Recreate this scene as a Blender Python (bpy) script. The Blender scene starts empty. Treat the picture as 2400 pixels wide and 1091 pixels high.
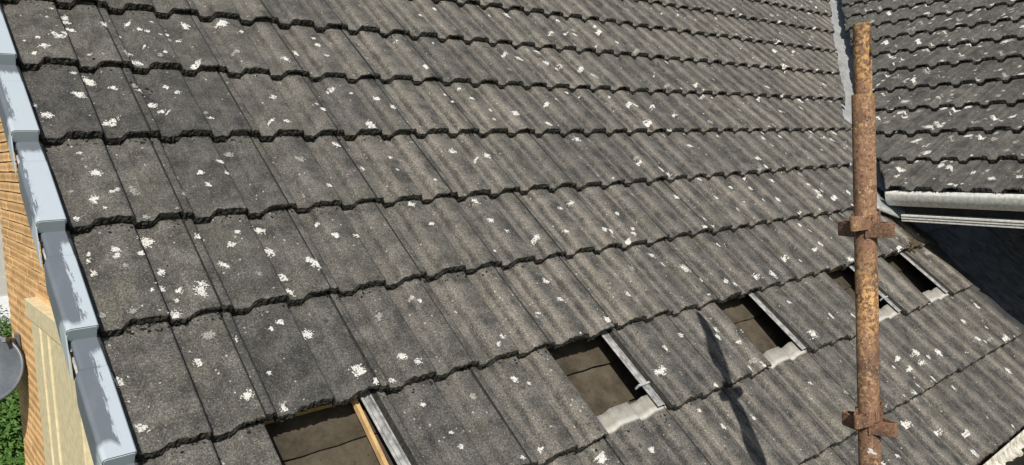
import bpy, bmesh, math, random
import numpy as np
from mathutils import Vector, Matrix, Euler

random.seed(11); np.random.seed(11)
sc = bpy.context.scene
COL = sc.collection
OZ = 5.0                                   # roof reference point (nose of a tile) stands 5 m above the garden
# ------------------------------------------------------------------ camera
FPX, YAW, PIT, ROLL = 1758.8, 0.71570207, -0.10918079, -0.02936475
CAM = Vector((-0.66167376, -1.6321973, 0.5848566 + OZ))
def cam_axes():
    ca, sa, cb, sb, cc, s_ = math.cos(YAW), math.sin(YAW), math.cos(PIT), math.sin(PIT), math.cos(ROLL), math.sin(ROLL)
    f = Vector((sa*cb, ca*cb, sb)); r0 = Vector((ca, -sa, 0)); u0 = r0.cross(f)
    return cc*r0 + s_*u0, -s_*r0 + cc*u0, f
RX, UX, FX = cam_axes()
cam = bpy.data.objects.new('camera', bpy.data.cameras.new('camera')); COL.objects.link(cam)
cam.data.sensor_width = 36; cam.data.lens = 36*FPX/2400
cam.data.clip_start = .02; cam.data.clip_end = 800
m = Matrix((RX, UX, -FX)).transposed().to_4x4(); m.translation = CAM
cam.matrix_world = m; sc.camera = cam
# ------------------------------------------------------------------ sky, sun, exposure
SUN = Vector((-.452, -.622, .640)).normalized()
w = bpy.data.worlds.new('World'); sc.world = w; w.use_nodes = True
nt = w.node_tree; nt.nodes.clear()
sky = nt.nodes.new('ShaderNodeTexSky'); sky.sky_type = 'NISHITA'; sky.sun_disc = False
sky.sun_elevation = math.asin(SUN.z); sky.sun_rotation = math.atan2(SUN.x, SUN.y)
bg = nt.nodes.new('ShaderNodeBackground'); bg.inputs[1].default_value = .075
wo = nt.nodes.new('ShaderNodeOutputWorld')
nt.links.new(sky.outputs[0], bg.inputs[0]); nt.links.new(bg.outputs[0], wo.inputs[0])
sl = bpy.data.lights.new('sun', 'SUN'); sl.energy = 4.6; sl.angle = math.radians(.55); sl.color = (1, .955, .88)
so = bpy.data.objects.new('sun', sl); COL.objects.link(so)
so.rotation_euler = SUN.to_track_quat('Z', 'Y').to_euler(); so.location = (-5, -8, 14)
sc.view_settings.view_transform = 'Standard'; sc.view_settings.look = 'None'
sc.view_settings.exposure = 0.12; sc.view_settings.gamma = 1
sc.view_settings.use_curve_mapping = False
# ------------------------------------------------------------------ frames
TH = 0.76218073; G = 0.32482823; TW = .3; NT = .027
def frame(o, x, s):
    x = Vector(x).normalized(); s = Vector(s).normalized(); n = x.cross(s)
    M = Matrix((x, s, n)).transposed().to_4x4(); M.translation = Vector(o); return M
MAIN = frame((0, 0, OZ), (1, 0, 0), (0, math.cos(TH), math.sin(TH)))
WX, WZ, WPHI, WPSI = 3.804, .319, .523, .119
wu = Vector((math.cos(WPHI)*math.cos(WPSI), -math.cos(WPHI)*math.sin(WPSI), math.sin(WPHI)))
wv = Vector((math.sin(WPSI), math.cos(WPSI), 0))
WING = frame((WX, 0, WZ + OZ), -wv, wu)
NM = Vector((0, -math.sin(TH), math.cos(TH))); NW = WING.to_3x3() @ Vector((0, 0, 1))
def ray(px, py):
    return RX*((px-1200)/FPX) + UX*((545.5-py)/FPX) + FX
def unproj(px, py, M, off=0):              # photo point -> local (x, s) on a roof plane, used only to survey positions
    n = M.to_3x3() @ Vector((0, 0, 1)); p0 = M.translation + n*off
    d = ray(px, py); t = n.dot(p0 - CAM)/n.dot(d)
    return M.inverted() @ (CAM + d*t), t
def project(p):
    d = Vector(p) - CAM; z = d.dot(FX)
    return (1200 + FPX*d.dot(RX)/z, 545.5 - FPX*d.dot(UX)/z, z)
# ------------------------------------------------------------------ object helpers
def link(o, parent=None):
    COL.objects.link(o)
    if parent is not None: o.parent = parent
    return o
def empty(name, loc, label=None, cat=None, parent=None):
    o = bpy.data.objects.new(name, None); o.location = loc; o.empty_display_size = .2
    if label: o['label'] = label; o['category'] = cat
    return link(o, parent)
def mesh_obj(name, verts, faces, mats, parent=None, smooth=False, midx=None):
    me = bpy.data.meshes.new(name); me.from_pydata([tuple(v) for v in verts], [], faces)
    for mt in (mats if isinstance(mats, (list, tuple)) else [mats]): me.materials.append(mt)
    if midx: me.polygons.foreach_set('material_index', midx)
    if smooth: me.polygons.foreach_set('use_smooth', [True]*len(me.polygons))
    me.update()
    return link(bpy.data.objects.new(name, me), parent)
class MB:
    def __init__(s): s.v = []; s.f = []
    def box(s, a, b, M=None, jit=0):
        x0, y0, z0 = a; x1, y1, z1 = b; k = len(s.v)
        for z in (z0, z1):
            for x, y in ((x0, y0), (x1, y0), (x1, y1), (x0, y1)):
                p = Vector((x, y, z)) + Vector([random.uniform(-jit, jit) for _ in range(3)])
                s.v.append(M @ p if M else p)
        for q in ((3, 2, 1, 0), (4, 5, 6, 7), (0, 1, 5, 4), (1, 2, 6, 5), (2, 3, 7, 6), (3, 0, 4, 7)): s.f.append([k+i for i in q])
    def grid(s, P, close=False):           # P: list of rows of points
        k = len(s.v); R = len(P); Cn = len(P[0])
        for r in P: s.v += r
        for i in range(R-1):
            for j in range(Cn if close else Cn-1):
                j2 = (j+1) % Cn
                s.f.append([k+i*Cn+j, k+i*Cn+j2, k+(i+1)*Cn+j2, k+(i+1)*Cn+j])
    def poly(s, pts): k = len(s.v); s.v += pts; s.f.append(list(range(k, k+len(pts))))
    def tube(s, a, b, r0, r1=None, n=16, cap=True):
        r1 = r0 if r1 is None else r1; a = Vector(a); b = Vector(b); d = (b-a).normalized()
        e = d.orthogonal().normalized(); f = d.cross(e)
        ring = lambda c, r: [c + (e*math.cos(2*math.pi*i/n) + f*math.sin(2*math.pi*i/n))*r for i in range(n)]
        s.grid([ring(a, r0), ring(b, r1)], True)
        if cap: s.poly(ring(a, r0)[::-1]); s.poly(ring(b, r1))
    def build(s, name, mats, parent=None, smooth=False, world=None):
        o = mesh_obj(name, s.v, s.f, mats, parent, smooth)
        if world is not None: o.matrix_local = world
        return o
def bevel(o, wd=.002, seg=1):
    md = o.modifiers.new('bevel', 'BEVEL'); md.width = wd; md.segments = seg; md.limit_method = 'ANGLE'
# ------------------------------------------------------------------ materials
class NT_:
    def __init__(s, name):
        s.m = bpy.data.materials.new(name); s.m.use_nodes = True; s.t = s.m.node_tree
        s.b = s.t.nodes['Principled BSDF']; s.b.inputs['Specular IOR Level'].default_value = .25
    def n(s, ty, **kw):
        o = s.t.nodes.new(ty)
        for k, v in kw.items(): setattr(o, k, v)
        return o
    def l(s, a, b): s.t.links.new(a, b)
    def set(s, sock, v):
        if hasattr(v, 'links') or isinstance(v, bpy.types.NodeSocket): s.l(v, sock)
        else: sock.default_value = v
    def noise(s, vec, scale, detail=3, rough=.55, dist=0, out=0):
        o = s.n('ShaderNodeTexNoise'); s.l(vec, o.inputs['Vector']); o.inputs['Scale'].default_value = scale
        o.inputs['Detail'].default_value = detail; o.inputs['Roughness'].default_value = rough; o.inputs['Distortion'].default_value = dist
        return o.outputs[out]
    def voro(s, vec, scale, out='Distance', feature='F1'):
        o = s.n('ShaderNodeTexVoronoi', feature=feature); s.l(vec, o.inputs['Vector']); o.inputs['Scale'].default_value = scale
        return o.outputs[out]
    def math(s, op, a, b=None, c=None, clamp=False):
        o = s.n('ShaderNodeMath', operation=op, use_clamp=clamp); s.set(o.inputs[0], a)
        if b is not None: s.set(o.inputs[1], b)
        if c is not None: s.set(o.inputs[2], c)
        return o.outputs[0]
    def map(s, v, a, b, c=0., d=1., smooth=False):
        o = s.n('ShaderNodeMapRange', interpolation_type='SMOOTHSTEP' if smooth else 'LINEAR'); s.set(o.inputs[0], v)
        for i, q in enumerate((a, b, c, d)): o.inputs[i+1].default_value = q
        return o.outputs[0]
    def mix(s, f, a, b, mode='MIX'):
        o = s.n('ShaderNodeMix', data_type='RGBA', blend_type=mode); s.set(o.inputs[0], f)
        for sock, v in ((o.inputs[6], a), (o.inputs[7], b)):
            if isinstance(v, tuple): sock.default_value = (*v, 1) if len(v) == 3 else v
            else: s.set(sock, v)
        return o.outputs[2]
    def bump(s, h, strength, dist, prev=None):
        o = s.n('ShaderNodeBump'); s.l(h, o.inputs['Height']); o.inputs['Strength'].default_value = strength; o.inputs['Distance'].default_value = dist
        if prev is not None: s.l(prev, o.inputs['Normal'])
        return o.outputs[0]
    def fin(s, col, rough=.9, nrm=None, metal=0.):
        if isinstance(col, tuple): s.b.inputs['Base Color'].default_value = (*col, 1)
        else: s.l(col, s.b.inputs['Base Color'])
        s.set(s.b.inputs['Roughness'], rough); s.set(s.b.inputs['Metallic'], metal)
        if nrm is not None: s.l(nrm, s.b.inputs['Normal'])
        return s.m
    def pos(s): return s.n('ShaderNodeNewGeometry').outputs['Position']
    def obj(s): return s.n('ShaderNodeTexCoord').outputs['Object']
    def rnd(s): return s.n('ShaderNodeObjectInfo').outputs['Random']

def tile_material(name, wing=False):
    k = NT_(name); P = k.pos(); O = k.obj(); R = k.rnd()
    sx = k.n('ShaderNodeSeparateXYZ'); k.l(O, sx.inputs[0]); X, S = sx.outputs[0], sx.outputs[1]
    wp = k.n('ShaderNodeSeparateXYZ'); k.l(P, wp.inputs[0])
    big = k.noise(P, 2.2, 3); mid = k.noise(P, 14, 5, .65); fine = k.noise(P, 210, 3, .75); vf = k.noise(P, 520, 2, .8)
    # weathered brown pans, with sunlit flanks and shaded drop and foot lines painted in
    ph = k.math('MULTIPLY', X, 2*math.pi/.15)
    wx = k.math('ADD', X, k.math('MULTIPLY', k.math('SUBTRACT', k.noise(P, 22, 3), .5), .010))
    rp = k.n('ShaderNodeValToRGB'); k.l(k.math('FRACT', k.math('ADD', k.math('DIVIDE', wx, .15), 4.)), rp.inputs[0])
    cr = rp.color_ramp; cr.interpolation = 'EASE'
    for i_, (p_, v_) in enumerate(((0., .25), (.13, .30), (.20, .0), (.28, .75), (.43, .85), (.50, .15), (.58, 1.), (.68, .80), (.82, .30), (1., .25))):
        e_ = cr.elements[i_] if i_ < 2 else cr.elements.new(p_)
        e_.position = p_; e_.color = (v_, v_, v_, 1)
    so_ = k.n('ShaderNodeMapping'); so_.inputs['Scale'].default_value = (1, .14, 1); k.l(O, so_.inputs[0])
    ro = k.n('ShaderNodeCombineXYZ'); k.l(k.math('MULTIPLY', R, 9), ro.inputs[0]); k.l(ro.outputs[0], so_.inputs['Location'])
    strk = k.noise(so_.outputs[0], 95, 3, .6)
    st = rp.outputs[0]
    xr = k.map(wp.outputs[0], .1, 1.0, .0, 1.)                # the brown is worn off near the verge
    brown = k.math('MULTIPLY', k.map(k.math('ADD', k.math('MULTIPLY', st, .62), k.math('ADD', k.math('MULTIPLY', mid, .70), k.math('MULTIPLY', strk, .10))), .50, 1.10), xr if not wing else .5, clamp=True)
    brown = k.math('MULTIPLY', brown, k.map(big, .3, .62, .45, 1))
    c = k.mix(k.map(mid, .36, .66), (.047, .046, .044), (.112, .108, .100))
    c = k.mix(brown, c, (.192, .175, .153))
    green = k.math('MULTIPLY', k.map(k.noise(P, 9, 4, .6), .52, .68), .5)
    c = k.mix(green, c, (.090, .089, .071))
    # algae on the rolls, plus painted shade along each drop and foot
    alg_shade = k.math('MULTIPLY', k.map(st, .30, .02), k.map(k.noise(P, 9, 4), .30, .58))
    c = k.mix(k.math('MULTIPLY', alg_shade, .55), c, (.05, .05, .048))
    sp = k.map(k.voro(k.n('ShaderNodeVectorMath', operation='ADD').outputs[0] if False else P, 16), .10, .16, 1, 0)
    cellc = k.n('ShaderNodeSeparateColor'); k.l(k.voro(P, 16, 'Color'), cellc.inputs[0])
    c = k.mix(k.math('MULTIPLY', k.math('MULTIPLY', sp, k.math('GREATER_THAN', cellc.outputs[0], .9)), .6), c, (.03, .03, .03))
    # aggregate grain
    c = k.mix(1., c, k.mix(k.map(fine, .34, .68), (.40, .40, .40), (1.72, 1.70, 1.65)), 'MULTIPLY')
    c = k.mix(1., c, k.mix(k.map(vf, .3, .7), (.72, .72, .72), (1.3, 1.3, 1.3)), 'MULTIPLY')
    g1 = k.math('LESS_THAN', k.voro(P, 210), .2); gc = k.n('ShaderNodeSeparateColor'); k.l(k.voro(P, 210, 'Color'), gc.inputs[0])
    c = k.mix(k.math('MULTIPLY', k.math('MULTIPLY', g1, k.math('GREATER_THAN', gc.outputs[1], .72)), .7), c, (.42, .41, .38))
    # tiny scattered lichen flecks
    fl = k.math('LESS_THAN', k.math('ADD', k.voro(P, 62), k.math('MULTIPLY', k.noise(P, 300, 2), .22)), .28 if not wing else .30)
    fc = k.n('ShaderNodeSeparateColor'); k.l(k.voro(P, 62, 'Color'), fc.inputs[0])
    dens = k.map(k.noise(P, 5, 3), .4, .72, .98, .74)
    fl = k.math('MULTIPLY', fl, k.math('GREATER_THAN', fc.outputs[0], dens))
    c = k.mix(k.math('MULTIPLY', fl, .75), c, (.46, .45, .41))
    # tile-to-tile tone
    st2 = k.math('MULTIPLY', k.map(k.noise(P, 24, 4, .7), .60, .68), .6)
    c = k.mix(st2, c, (.040, .040, .038))
    c = k.mix(k.map(strk, .60, .78, 0, .10), c, (.24, .23, .21))
    c = k.mix(1., c, k.mix(R, (.86, .86, .87), (1.16, 1.14, 1.11)), 'MULTIPLY')
    # unweathered head, normally hidden under the next course
    edge = k.math('ADD', S, k.math('MULTIPLY', k.noise(P, 30, 2), .008))
    head = k.map(edge, .338, .346)
    hc = k.mix(k.map(k.noise(P, 30, 4, .7), .35, .7), (.25, .238, .205), (.37, .35, .31))
    hc = k.mix(k.map(edge, .362, .35), hc, (.47, .45, .41))
    c = k.mix(head, c, hc)
    n1 = k.bump(fine, .55, .0022); n2 = k.bump(mid, .5, .004, n1); n3 = k.bump(vf, .35, .0012, n2)
    return k.fin(c, .93, n3)
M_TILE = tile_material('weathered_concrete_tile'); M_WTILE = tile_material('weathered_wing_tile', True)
def simple(name, c1, c2, scale=30, rough=.85, bump=.3, dist=.002, detail=4, spec=None, metal=0., co='P'):
    k = NT_(name); P = k.pos() if co == 'P' else k.obj(); n = k.noise(P, scale, detail, .6)
    f = k.noise(P, scale*8, 3, .7)
    c = k.mix(k.map(n, .35, .66), c1, c2); c = k.mix(1., c, k.mix(f, (.8, .8, .8), (1.2, 1.2, 1.2)), 'MULTIPLY')
    if spec is not None: k.b.inputs['Specular IOR Level'].default_value = spec
    return k.fin(c, rough, k.bump(f, bump, dist), metal)
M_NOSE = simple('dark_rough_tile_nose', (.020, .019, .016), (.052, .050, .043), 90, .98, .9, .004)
M_LOCK = simple('smooth_interlock_channel', (.15, .15, .148), (.40, .395, .38), 34, .7, .4, .001, co='O')
M_LICH = simple('white_lichen_crust', (.50, .49, .45), (.70, .69, .645), 160, .95, .8, .0015)
M_LICH2 = simple('grey_lichen_crust', (.22, .215, .19), (.36, .35, .315), 160, .95, .8, .0015)
M_MOSS = simple('dark_moss', (.012, .012, .009), (.032, .029, .02), 120, 1., 1., .004)
M_DRYMOSS = simple('dry_brown_moss', (.05, .035, .02), (.16, .12, .07), 120, 1., 1., .004)
M_FELT = simple('bitumen_felt', (.046, .037, .026), (.104, .086, .060), 11, .95, .6, .002, 6)
M_WOOD = simple('fresh_softwood', (.42, .27, .12), (.60, .40, .19), 22, .8, .3, .001)
M_DECK = simple('dark_roof_void', (.02, .018, .015), (.035, .03, .025), 12)
M_SLATE = simple('black_slate', (.045, .049, .055), (.13, .138, .15), 14, .6, .5, .003)
M_RUB = simple('black_flashing_fascia_shade', (.026, .026, .027), (.05, .05, .051), 20, .6, .4, .002)
M_PVC = simple('weathered_white_plastic', (.52, .51, .47), (.76, .75, .70), 60, .55, .15, .001)
M_PVC2 = simple('grey_white_plastic_trim', (.30, .30, .30), (.42, .42, .42), 20, .5, .1, .001)
M_GRIME = simple('lichened_gutter_plastic', (.30, .27, .20), (.74, .72, .64), 38, .8, .5, .002, 7)
M_STONE = simple('cream_cast_stone', (.56, .475, .29), (.70, .61, .40), 20, .85, .3, .002)
M_MORTAR = simple('mortar', (.09, .06, .038), (.15, .105, .068), 60, .95, .6, .003)
M_RENDER = simple('pale_render', (.42, .40, .36), (.50, .48, .44), 4, .9)
M_WHITE = simple('white_window_plastic', (.74, .75, .76), (.80, .81, .82), 4, .4, .05)
M_DARKSTRIP = simple('black_plastic_strip', (.008, .008, .009), (.014, .014, .015), 40, .35, .1)
M_CLIP = simple('grey_metal_clip', (.30, .31, .32), (.42, .43, .44), 60, .45, .1)
M_FENCE = simple('old_fence_wood', (.10, .075, .05), (.18, .14, .10), 20)
M_DISH = simple('dark_grey_dish_paint', (.085, .095, .11), (.125, .137, .155), 5, .42, .06, .001, spec=.5)
M_DISHRIM = simple('dish_rim', (.03, .03, .032), (.05, .05, .052), 9, .6)
M_GLASS = simple('window_glass', (.03, .035, .04), (.05, .055, .06), 3, .08, .02, spec=.8)
M_GRASS = simple('lawn', (.035, .06, .015), (.07, .11, .03), 3, 1., .8, .02)
M_NBRICK = simple('neighbour_brick', (.26, .15, .08), (.34, .2, .11), 8)

def lead_material():
    k = NT_('weathered_lead'); P = k.pos()
    n = k.noise(P, 9, 5, .6, 1.2); f = k.noise(P, 60, 4, .6)
    c = k.mix(k.map(n, .3, .7), (.24, .25, .255), (.43, .44, .445))
    c = k.mix(k.math('MULTIPLY', k.map(k.noise(P, 13, 2, .5, 2.5), .52, .66), .5), c, (.50, .46, .30))
    c = k.mix(k.map(f, .55, .75, 0, .5), c, (.55, .57, .58))
    return k.fin(c, .5, k.bump(n, .9, .03), .15)
M_LEAD = lead_material()
def cap_material():
    k = NT_('blue_grey_verge_plastic'); O = k.obj(); R = k.rnd()
    sx = k.n('ShaderNodeSeparateXYZ'); k.l(O, sx.inputs[0]); X, S = sx.outputs[0], sx.outputs[1]
    # dry dull band rubbed down the outer side of the top, with brushed ragged edges
    mp = k.n('ShaderNodeMapping'); mp.inputs['Scale'].default_value = (1, .12, 1); k.l(O, mp.inputs[0])
    mp.inputs['Rotation'].default_value = (0, 0, .9)
    off = k.n('ShaderNodeCombineXYZ'); k.l(k.math('MULTIPLY', R, 7), off.inputs[0]); k.l(k.math('MULTIPLY', R, 3), off.inputs[1]); k.l(off.outputs[0], mp.inputs['Location'])
    br = k.noise(mp.outputs[0], 230, 5, .8); big = k.noise(mp.outputs[0], 16, 3, .6)
    e = k.math('ADD', k.math('ADD', X, k.math('MULTIPLY', k.math('SUBTRACT', br, .5), .07)), k.math('MULTIPLY', k.math('SUBTRACT', big, .5), .05))
    wr = k.n('ShaderNodeSeparateColor'); k.l(k.n('ShaderNodeObjectInfo').outputs['Color'], wr.inputs[0])
    amt = k.map(wr.outputs[0], 0, 1, -.064, -.012)
    left = k.map(k.math('SUBTRACT', e, amt), .0, .004, 1, 0)
    head = k.map(k.math('ADD', S, k.math('MULTIPLY', br, .06)), .300, .315)
    lo = k.map(k.math('ADD', S, k.math('MULTIPLY', big, .12)), .085, .10)
    mk = k.math('MAXIMUM', k.math('MULTIPLY', left, lo), head)
    c = k.mix(mk, (.40, .45, .49), (.125, .142, .163))
    c = k.mix(k.map(k.noise(O, 9, 4), .5, .8, 0, .35), c, (.26, .30, .335))
    return k.fin(c, k.map(mk, 0, 1, .38, .5), k.bump(k.noise(O, 30, 3), .08, .002))
M_CAP = cap_material()
def brick_material():
    k = NT_('buff_brick'); O = k.obj(); P = k.pos(); R = k.rnd()
    sx = k.n('ShaderNodeSeparateXYZ'); k.l(O, sx.inputs[0]); Y, Z = sx.outputs[1], sx.outputs[2]
    yy = k.math('SUBTRACT', k.math('FRACT', k.math('DIVIDE', k.math('ADD', Y, .1), .054)), .5)
    r = k.math('SQRT', k.math('ADD', k.math('POWER', k.math('MULTIPLY', yy, 1.9), 2.), k.math('POWER', k.math('DIVIDE', Z, .026), 2.)))
    r = k.math('ADD', r, k.math('MULTIPLY', k.noise(P, 40, 3), .5))
    c = k.mix(k.map(r, .7, 1.15), (.40, .205, .085), (.76, .50, .25))
    c = k.mix(k.map(r, .3, .75), (.52, .30, .13), c)
    c = k.mix(1., c, k.mix(R, (.82, .78, .72), (1.1, 1.08, 1.05)), 'MULTIPLY')
    return k.fin(c, .9, k.bump(k.noise(P, 200, 3), .4, .002))
M_BRICK = brick_material()
def rust_material():
    k = NT_('rusty_steel'); P = k.obj()
    n = k.noise(P, 16, 6, .7); f = k.noise(P, 110, 5, .75)
    mp = k.n('ShaderNodeMapping'); mp.inputs['Scale'].default_value = (1, 1, .16); k.l(P, mp.inputs[0])
    st = k.noise(mp.outputs[0], 120, 5, .75)
    z = k.n('ShaderNodeSeparateXYZ'); k.l(P, z.inputs[0])
    c = k.mix(k.map(n, .35, .65), (.085, .050, .038), (.27, .145, .085))
    c = k.mix(k.map(st, .55, .70, 0, .55), c, (.30, .175, .10))
    pale = k.math('MULTIPLY', k.map(f, .50, .60), k.map(k.noise(P, 9, 3), .42, .62))
    c = k.mix(pale, c, (.45, .29, .14))
    zz = k.math('MINIMUM', k.math('ABSOLUTE', k.math('SUBTRACT', z.outputs[2], .01)), k.math('ABSOLUTE', k.math('SUBTRACT', z.outputs[2], .56)))
    c = k.mix(k.math('MULTIPLY', k.map(zz, .13, .02), k.map(k.noise(P, 85, 5, .75), .49, .57)), c, (.55, .32, .12))
    c = k.mix(k.math('MULTIPLY', k.map(k.noise(P, 190, 3, .7), .63, .68), .75), c, (.60, .50, .40))
    c = k.mix(k.math('MULTIPLY', k.map(k.noise(P, 130, 4, .8), .54, .62), .8), c, (.03, .017, .012))
    return k.fin(c, k.map(n, .3, .7, .62, .9), k.bump(f, .7, .0015))
M_RUST = rust_material()
def leaf_material():
    k = NT_('hedge_leaves'); R = k.noise(k.pos(), 9, 3)
    c = k.mix(k.map(R, .3, .7), (.035, .085, .014), (.10, .19, .035))
    return k.fin(c, .55)
M_LEAF = leaf_material()
# ------------------------------------------------------------------ tile geometry
def sst(a, b, x):
    t = np.clip((x-a)/(b-a), 0, 1); return t*t*(3-2*t)
LO = -.0210
def prof(x):
    x = np.mod(np.asarray(x, float), .15)
    up = 1 - sst(.021, .030, x) + sst(.071, .087, x)
    # soft crown on the roll
    d = np.where(x < .06, x, x-.15)
    return LO*(1-np.clip(up, 0, 1)) - .0030*np.clip(np.abs(d+.018)/.06, 0, 1)**2
SS = [0., .003, .008, .018, .04, .09, .16, .24, .31, .34, .37, .40]
UL = [(-.041, -.016), (-.0405, -.0108), (-.035, -.0102), (-.0338, -.0148), (-.0285, -.0148), (-.0272, -.0102), (-.0195, -.0102),
      (-.0182, -.0148), (-.0095, -.0148), (-.0080, -.0112), (-.0015, -.0115)]
XT = [0., .0012] + list(np.linspace(.004, .2925, 59)) + [.2942, .2950]
def make_tile(seed, name):
    rs = np.random.RandomState(seed)
    xs = np.array([u[0] for u in UL] + XT); nU = len(UL)
    top = np.array([u[1] for u in UL] + list(prof(np.minimum(XT, .2999)))); K = len(xs)
    bot = top - .0135
    top[nU] -= .0016; top[-1] -= .0030; top[-2] -= .0009
    xt = xs[nU:]
    bot[nU:] = np.where(xt > .250, top[nU:] - .0095, top[nU:] - .0135); bot[:nU] = -.0175
    def rough(n, a, sm=1):
        r = rs.normal(0, 1, n)
        for _ in range(sm): r = (np.roll(r, 1)+2*r+np.roll(r, -1))/4
        return r/np.std(r)*a
    j_s = rough(K, .0015, 2)+rough(K, .0009, 0); j_n = rough(K, .0006, 1)
    V = []; F = []; MI = []; SM = []
    def vid(p): V.append(p); return len(V)-1
    T = np.zeros((K, len(SS)), int); B = np.zeros((K, len(SS)), int)
    wob = rough(K, .0005, 6)
    for k in range(K):
        s0 = .016 if k < nU else 0.
        for m_, s in enumerate(SS):
            ss = max(s, s0) if k < nU else s
            n = top[k]
            if k >= nU:
                n += wob[k] + .0005*math.sin(s*17+seed)
                if m_ == 0: ss += j_s[k]; n += j_n[k] - .0022
                elif m_ == 1: ss += j_s[k]*.8+.0005; n -= .0007
            T[k, m_] = vid((xs[k], ss, n))
            B[k, m_] = vid((xs[k], (ss if m_ else ss+.001), bot[k]))
    for k in range(K-1):
        for m_ in range(len(SS)-1):
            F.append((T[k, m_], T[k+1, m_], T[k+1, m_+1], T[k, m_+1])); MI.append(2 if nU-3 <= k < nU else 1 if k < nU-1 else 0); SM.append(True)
            F.append((B[k, m_+1], B[k+1, m_+1], B[k+1, m_], B[k, m_])); MI.append(2); SM.append(False)
        F.append((T[k, -1], T[k+1, -1], B[k+1, -1], B[k, -1])); MI.append(0); SM.append(False)
    for k in (0, K-1):
        for m_ in range(len(SS)-1):
            q = (T[k, m_+1], B[k, m_+1], B[k, m_], T[k, m_]); F.append(q if k else q[::-1]); MI.append(0); SM.append(False)
    # the rough nose face: rows from the top edge down to 22 mm
    R = 6; N = np.zeros((K, R), int)
    for k in range(K):
        full = NT + .001 if (k >= nU and xs[k] < .247) else (top[k]-bot[k])
        for r in range(R):
            f = r/(R-1)
            if k < nU: s, n = .016, top[k]+(bot[k]-top[k])*f
            else:
                a = .0021 if 0 < r < R-1 else .0006
                s = j_s[k]*(1-f*.5) - .0016*math.sin(math.pi*f) + rs.normal(0, a)
                n = top[k] + j_n[k] - .0022*(1-f) - (full-.0)*f + rs.normal(0, .0007 if r else 0)
            N[k, r] = vid((xs[k], s, n)) if r else T[k, 0]
    for k in range(K-1):
        for r in range(R-1):
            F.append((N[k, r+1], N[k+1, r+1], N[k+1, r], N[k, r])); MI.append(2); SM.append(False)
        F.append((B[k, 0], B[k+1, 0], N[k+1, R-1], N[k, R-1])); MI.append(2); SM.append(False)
    me = bpy.data.meshes.new(name); me.from_pydata(V, [], F)
    me.polygons.foreach_set('material_index', MI); me.polygons.foreach_set('use_smooth', SM); me.update()
    return me
VAR = []; WVAR = []
for q in range(7):
    a = make_tile(100+q, 'tile_mesh'); b = a.copy()
    for me, mt in ((a, M_TILE), (b, M_WTILE)):
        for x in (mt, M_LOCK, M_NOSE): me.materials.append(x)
    VAR.append(a); WVAR.append(b)
TILT = math.atan(NT/G)
def tile_mat(x0, s0, rs, amp=1.):
    return (Matrix.Translation((x0 + rs.normal(0, .0006)*amp, s0 + rs.normal(0, .0026)*amp, rs.normal(0, .0007)*amp + .0004))
            @ Matrix.Rotation(-TILT + rs.normal(0, .0022)*amp, 4, 'X') @ Matrix.Rotation(rs.normal(0, .0028)*amp, 4, 'Z') @ Matrix.Rotation(rs.normal(0, .0022)*amp, 4, 'Y'))
def cut_mesh(me, co, no):
    me = me.copy(); bm = bmesh.new(); bm.from_mesh(me)
    r = bmesh.ops.bisect_plane(bm, geom=bm.verts[:]+bm.edges[:]+bm.faces[:], plane_co=co, plane_no=no, clear_outer=True)
    ed = [e for e in r['geom_cut'] if isinstance(e, bmesh.types.BMEdge)]
    try:
        g = bmesh.ops.triangle_fill(bm, use_beauty=True, edges=ed)
    except Exception: pass
    n = len(bm.faces); bm.to_mesh(me); bm.free(); return me, n

# ------------------------------------------------------------------ the house
house = empty('house', (0, 0, 0), 'brick house with grey interlocking tiled roofs, lichen spotted, several tiles missing', 'house')
# roof carcass (deck under everything)
def roof_slab(name, M, pts, n0, n1, mat, parent):
    b = MB(); k = len(pts)
    lo = [M @ Vector((x, s, n0)) for x, s in pts]; hi = [M @ Vector((x, s, n1)) for x, s in pts]
    b.v = lo+hi; b.f = [list(range(k))[::-1], list(range(k, 2*k))] + [[i, (i+1) % k, k+(i+1) % k, k+i] for i in range(k)]
    return b.build(name, mat, parent)
SE = lambda j: (5-j)*G
valY = lambda Y: 4.52 + 1.8*(Y-.76)
cth = math.cos(TH)
s_hi = 4.6
main_roof = roof_slab('main_roof', MAIN, [(-.30, SE(8)+.02), (3.9, SE(8)+.02), (3.9, .40/cth), (valY(s_hi*cth)+.1, s_hi), (-.30, s_hi)], -.175, -.145, M_DECK, house)
# bitumen underlay: lower sheet and the sheet lapped over it, with a wavy lower edge
def felt(name, s0, s1, n, wav):
    b = MB(); nx = 90; P = []
    for r in range(16):
        f = r/15; row = []
        for i in range(nx):
            x = -.29 + (4.18)*i/(nx-1); s = s0 + (s1-s0)*f
            if r == 0: s += wav*(math.sin(x*9)+.6*math.sin(x*23+1)+.5*math.sin(x*57))
            nn = n + .004*math.sin(x*10.5+s*3) + .003*math.sin(s*13+x*4)
            if r == 0: nn += .003+ .007*max(0, math.sin(x*11+2))
            row.append(MAIN @ Vector((x, s, nn)))
        P.append(row)
    b.grid(P); o = b.build(name, M_FELT, main_roof, True)
    md = o.modifiers.new('thickness', 'SOLIDIFY'); md.thickness = .0025; md.offset = -1; return o
felt('underlay', SE(8)+.03, SE(5)+.02, -.126, .0)
felt('underlay', SE(5.23), 1.4, -.119, .003)
# battens under every course
for j in range(-6, 9):
    s = SE(j)+.352; Y = s*cth
    x1 = 3.89 if j >= 4 else min(valY(Y)-.02, 3.89 if Y < .4 else 99)
    b = MB(); b.box((-.29, s, -.105), (x1, s+.038, -.067), MAIN)
    b.build('batten', M_WOOD, main_roof)
b = MB(); b.box((.3-.054, SE(6)+.01, -.078), (.3-.044, SE(5)+.02, -.060), MAIN); b.build('counter_batten', M_WOOD, main_roof)

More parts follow.
